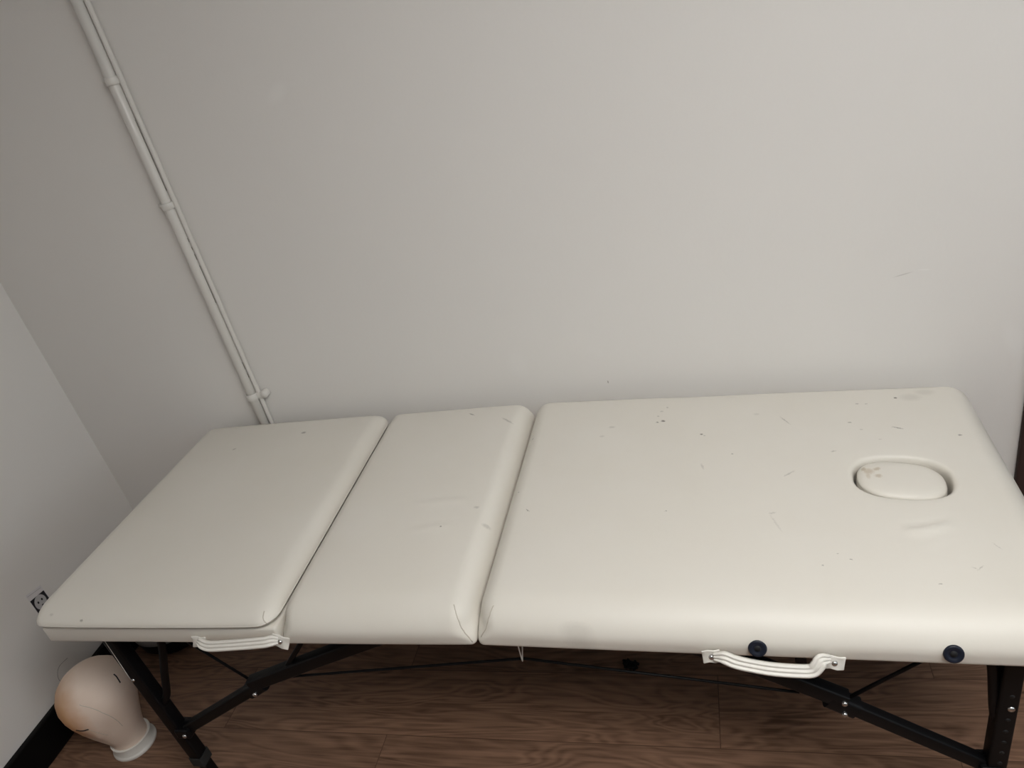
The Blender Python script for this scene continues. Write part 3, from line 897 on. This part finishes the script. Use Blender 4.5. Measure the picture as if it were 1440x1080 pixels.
def head_line(name, ctrl, r, mat):
    pts = []
    for p in smooth_path([Vector((a, z*1000, 0)) for a, z in ctrl], 8):
        q, nn = on_head(p.x, p.y/1000); pts.append(q)
    bm = bmesh.new(); sweep(bm, pts, circ(r, 6)); build(name, bm, mat, wh)
head_line('pen_mark', [(-99, 0.178), (-90, 0.174), (-78, 0.176)], 0.0020, M_ink)
head_line('pen_mark', [(17, 0.250), (12, 0.240), (7, 0.229)], 0.0017, M_ink)
head_line('stitched_seam', [(-75, 0.245), (-55, 0.225), (-42, 0.190), (-36, 0.155), (-34, 0.125)], 0.0006, M_seam)
head_line('stitched_seam', [(-82, 0.185), (-72, 0.155), (-64, 0.125)], 0.0005, M_seam)
# loose hair standing off the crown
bm = bmesh.new(); tube(bm, [(HX-0.060, HY-0.015, 0.248), (HX-0.082, HY-0.01, 0.262), (HX-0.088, HY+0.01, 0.280), (HX-0.070, HY+0.03, 0.292)], 0.00035, 5)
build('loose_hair', bm, M_hair, wh)

# ------------------------------------------------------------------ black bag in the corner
bg = empty('black_bag', (-0.300, 0.525, 0), 'black rounded bag on floor in the corner under the foot end', 'bag')
bm = bmesh.new()
n = 40
prof = [(0.0, 0.0), (0.075, 0.0), (0.095, 0.006), (0.106, 0.022), (0.110, 0.06), (0.108, 0.11), (0.100, 0.150), (0.080, 0.175), (0.045, 0.188), (0.0, 0.192)]
disc(bm, (-0.300, 0.525, 0), (0, 0, 1), prof, n)
for v in bm.verts:
    v.co += Vector((noise.noise(v.co*14), noise.noise(v.co*14+Vector((5, 0, 0))), 0))*0.007*min(1, v.co.z/0.03)
build('bag_body', bm, M_bag, bg)
bm = bmesh.new()
pts = []
for i in range(13):
    a = math.radians(-120 + 75*i/12)
    pts.append(Vector((-0.300 + 0.114*math.cos(a), 0.525 + 0.114*math.sin(a), 0.072)))
sweep(bm, pts, rrect(0.003, 0.022, 0.001, 1), up=Vector((0, 0, 1)))
build('bag_trim', bm, M_baglabel, bg, label='grey curved trim')
bm = bmesh.new(); tube(bm, [(-0.36, 0.53, 0.170), (-0.35, 0.52, 0.225), (-0.30, 0.515, 0.240), (-0.25, 0.52, 0.225), (-0.24, 0.53, 0.170)], 0.006)
build('bag_handle', bm, M_bag, bg)

# ------------------------------------------------------------------ picture sticker on the left wall
st = empty('wall_sticker', (XL, 0.3125, 0.35), 'small black and white picture sticker with pale face on the left wall', 'sticker')
def sheet(name, poly, off, mat, thick=0.0006):
    """poly: (y, z) outline on the left wall"""
    bm = bmesh.new()
    a = [bm.verts.new((XL+off, y, z)) for y, z in poly]; b = [bm.verts.new((XL+off+thick, y, z)) for y, z in poly]
    bm.faces.new(a); bm.faces.new(b[::-1])
    for i in range(len(poly)):
        j = (i+1) % len(poly); bm.faces.new((a[i], a[j], b[j], b[i]))
    return build(name, bm, mat, st, smooth=False)
def ell(cy, cz, ry, rz, n=20):
    return [(cy+ry*math.cos(2*math.pi*i/n), cz+rz*math.sin(2*math.pi*i/n)) for i in range(n)]
sheet('sticker_sheet', [(0.2875, 0.310), (0.3370, 0.310), (0.3370, 0.389), (0.2890, 0.399)], 0.0002, M_paper)
sheet('dark_panel', [(0.2890, 0.312), (0.3355, 0.312), (0.3350, 0.371), (0.2895, 0.377)], 0.0008, M_paperblack)
sheet('picture_face', ell(0.3110, 0.3530, 0.0178, 0.0215), 0.0014, M_papergrey)
sheet('picture_body', ell(0.3140, 0.322, 0.0150, 0.0095), 0.0014, M_papergrey)
for y in (0.3045, 0.3175): sheet('picture_eye', ell(y, 0.357, 0.0024, 0.0036, 12), 0.0020, M_paperblack)
sheet('picture_mouth', ell(0.3110, 0.3435, 0.0032, 0.0014, 10), 0.0020, M_paperblack)
sheet('header_line', [(0.2900, 0.3915), (0.3330, 0.3825), (0.3330, 0.3838), (0.2900, 0.3930)], 0.0008, M_papergrey)

# ------------------------------------------------------------------ scrap of fluff on the floor
bm = bmesh.new()
for k in range(7):
    a = k*0.9; c = Vector((1.0905, 0.418, 0.004))
    p0 = c + Vector((0.016*math.cos(a*2.1)-0.004, 0.014*math.sin(a*1.7), 0.0))
    p1 = c + Vector((0.010*math.cos(a*3.3+1), 0.012*math.sin(a*2.9), 0.007))
    p2 = c + Vector((0.020*math.cos(a+2), 0.012*math.sin(a+2), 0.001))
    tube(bm, [p0, p1, p2], 0.0038, 6, 5)
tag(build('fluff_scrap', bm, M_bag, origin=(1.0905, 0.418, 0)), 'small black scrap of fluff lying on the wooden floor under the bed', 'scrap')

# ------------------------------------------------------------------ lights: an unseen ceiling panel, added to light the scene
def added_ceiling_panel(x, y, sx, sy, strength, label):
    e = empty('added_ceiling_panel', (x, y, ZC), label, 'added light')
    bm = bmesh.new()
    for lo, hi in (((x-sx/2-0.02, y-sy/2-0.02, ZC-0.03), (x-sx/2, y+sy/2+0.02, ZC)), ((x+sx/2, y-sy/2-0.02, ZC-0.03), (x+sx/2+0.02, y+sy/2+0.02, ZC)),
                   ((x-sx/2, y-sy/2-0.02, ZC-0.03), (x+sx/2, y-sy/2, ZC)), ((x-sx/2, y+sy/2, ZC-0.03), (x+sx/2, y+sy/2+0.02, ZC))):
        box(bm, lo, hi)
    build('frame', bm, M_ring, e, smooth=False)
    m, nt, b = new_mat('added_panel_glow')
    b.inputs['Base Color'].default_value = (0.9, 0.9, 0.9, 1)
    b.inputs['Emission Color'].default_value = (1.0, 0.982, 0.945, 1); b.inputs['Emission Strength'].default_value = strength
    bm = bmesh.new(); box(bm, (x-sx/2, y-sy/2, ZC-0.022), (x+sx/2, y+sy/2, ZC-0.010))
    build('panel_emitter', bm, m, e, smooth=False)
added_ceiling_panel(1.84, -0.86, 1.20, 0.60, 16.2, 'added white light panel, unseen, on the ceiling in front of the bed')

# glowing pane framed like a window, added out of view for cool fill
side_fill = empty('side_fill_1', (XR, -0.80, 1.45), kind='structure')
wy0, wy1, wz0, wz1 = -1.45, -0.15, 0.90, 1.95
bm = bmesh.new()
for lo, hi in (((XR-0.03, wy0-0.06, wz0-0.06), (XR, wy0, wz1+0.06)), ((XR-0.03, wy1, wz0-0.06), (XR, wy1+0.06, wz1+0.06)), ((XR-0.03, wy0, wz0-0.06), (XR, wy1, wz0)), ((XR-0.03, wy0, wz1), (XR, wy1, wz1+0.06)), ((XR-0.03, (wy0+wy1)/2-0.025, wz0), (XR, (wy0+wy1)/2+0.025, wz1))):
    box(bm, lo, hi, 0.003)
build('side_fill_frame', bm, M_ring, side_fill, smooth=False)
m, nt, b = new_mat('cool_fill_glow')
b.inputs['Base Color'].default_value = (0.6, 0.65, 0.7, 1)
b.inputs['Emission Color'].default_value = (0.80, 0.92, 1.0, 1); b.inputs['Emission Strength'].default_value = 1.5
bm = bmesh.new(); box(bm, (XR-0.012, wy0, wz0), (XR-0.006, wy1, wz1)); build('side_fill_pane', bm, m, side_fill, smooth=False)

w = bpy.data.worlds.new('World'); S.world = w; w.use_nodes = True
w.node_tree.nodes['Background'].inputs[0].default_value = (0.9, 0.95, 1, 1)
w.node_tree.nodes['Background'].inputs[1].default_value = 0.2

# ------------------------------------------------------------------ camera
cam = bpy.data.cameras.new('camera'); co = bpy.data.objects.new('camera', cam); COL.objects.link(co)
r = Vector((0.95885, 0.1892, -0.2117)); u = Vector((0.08498, 0.52022, 0.8498)); f = Vector((-0.27091, 0.83281, -0.48273))
M = Matrix(((r.x, u.x, -f.x, 1.37905), (r.y, u.y, -f.y, -0.84834), (r.z, u.z, -f.z, 1.56405), (0, 0, 0, 1)))
co.matrix_world = M
cam.sensor_fit = 'HORIZONTAL'; cam.sensor_width = 36.0; cam.lens = 1078.52/1440*36.0
cam.clip_start = 0.02
S.camera = co
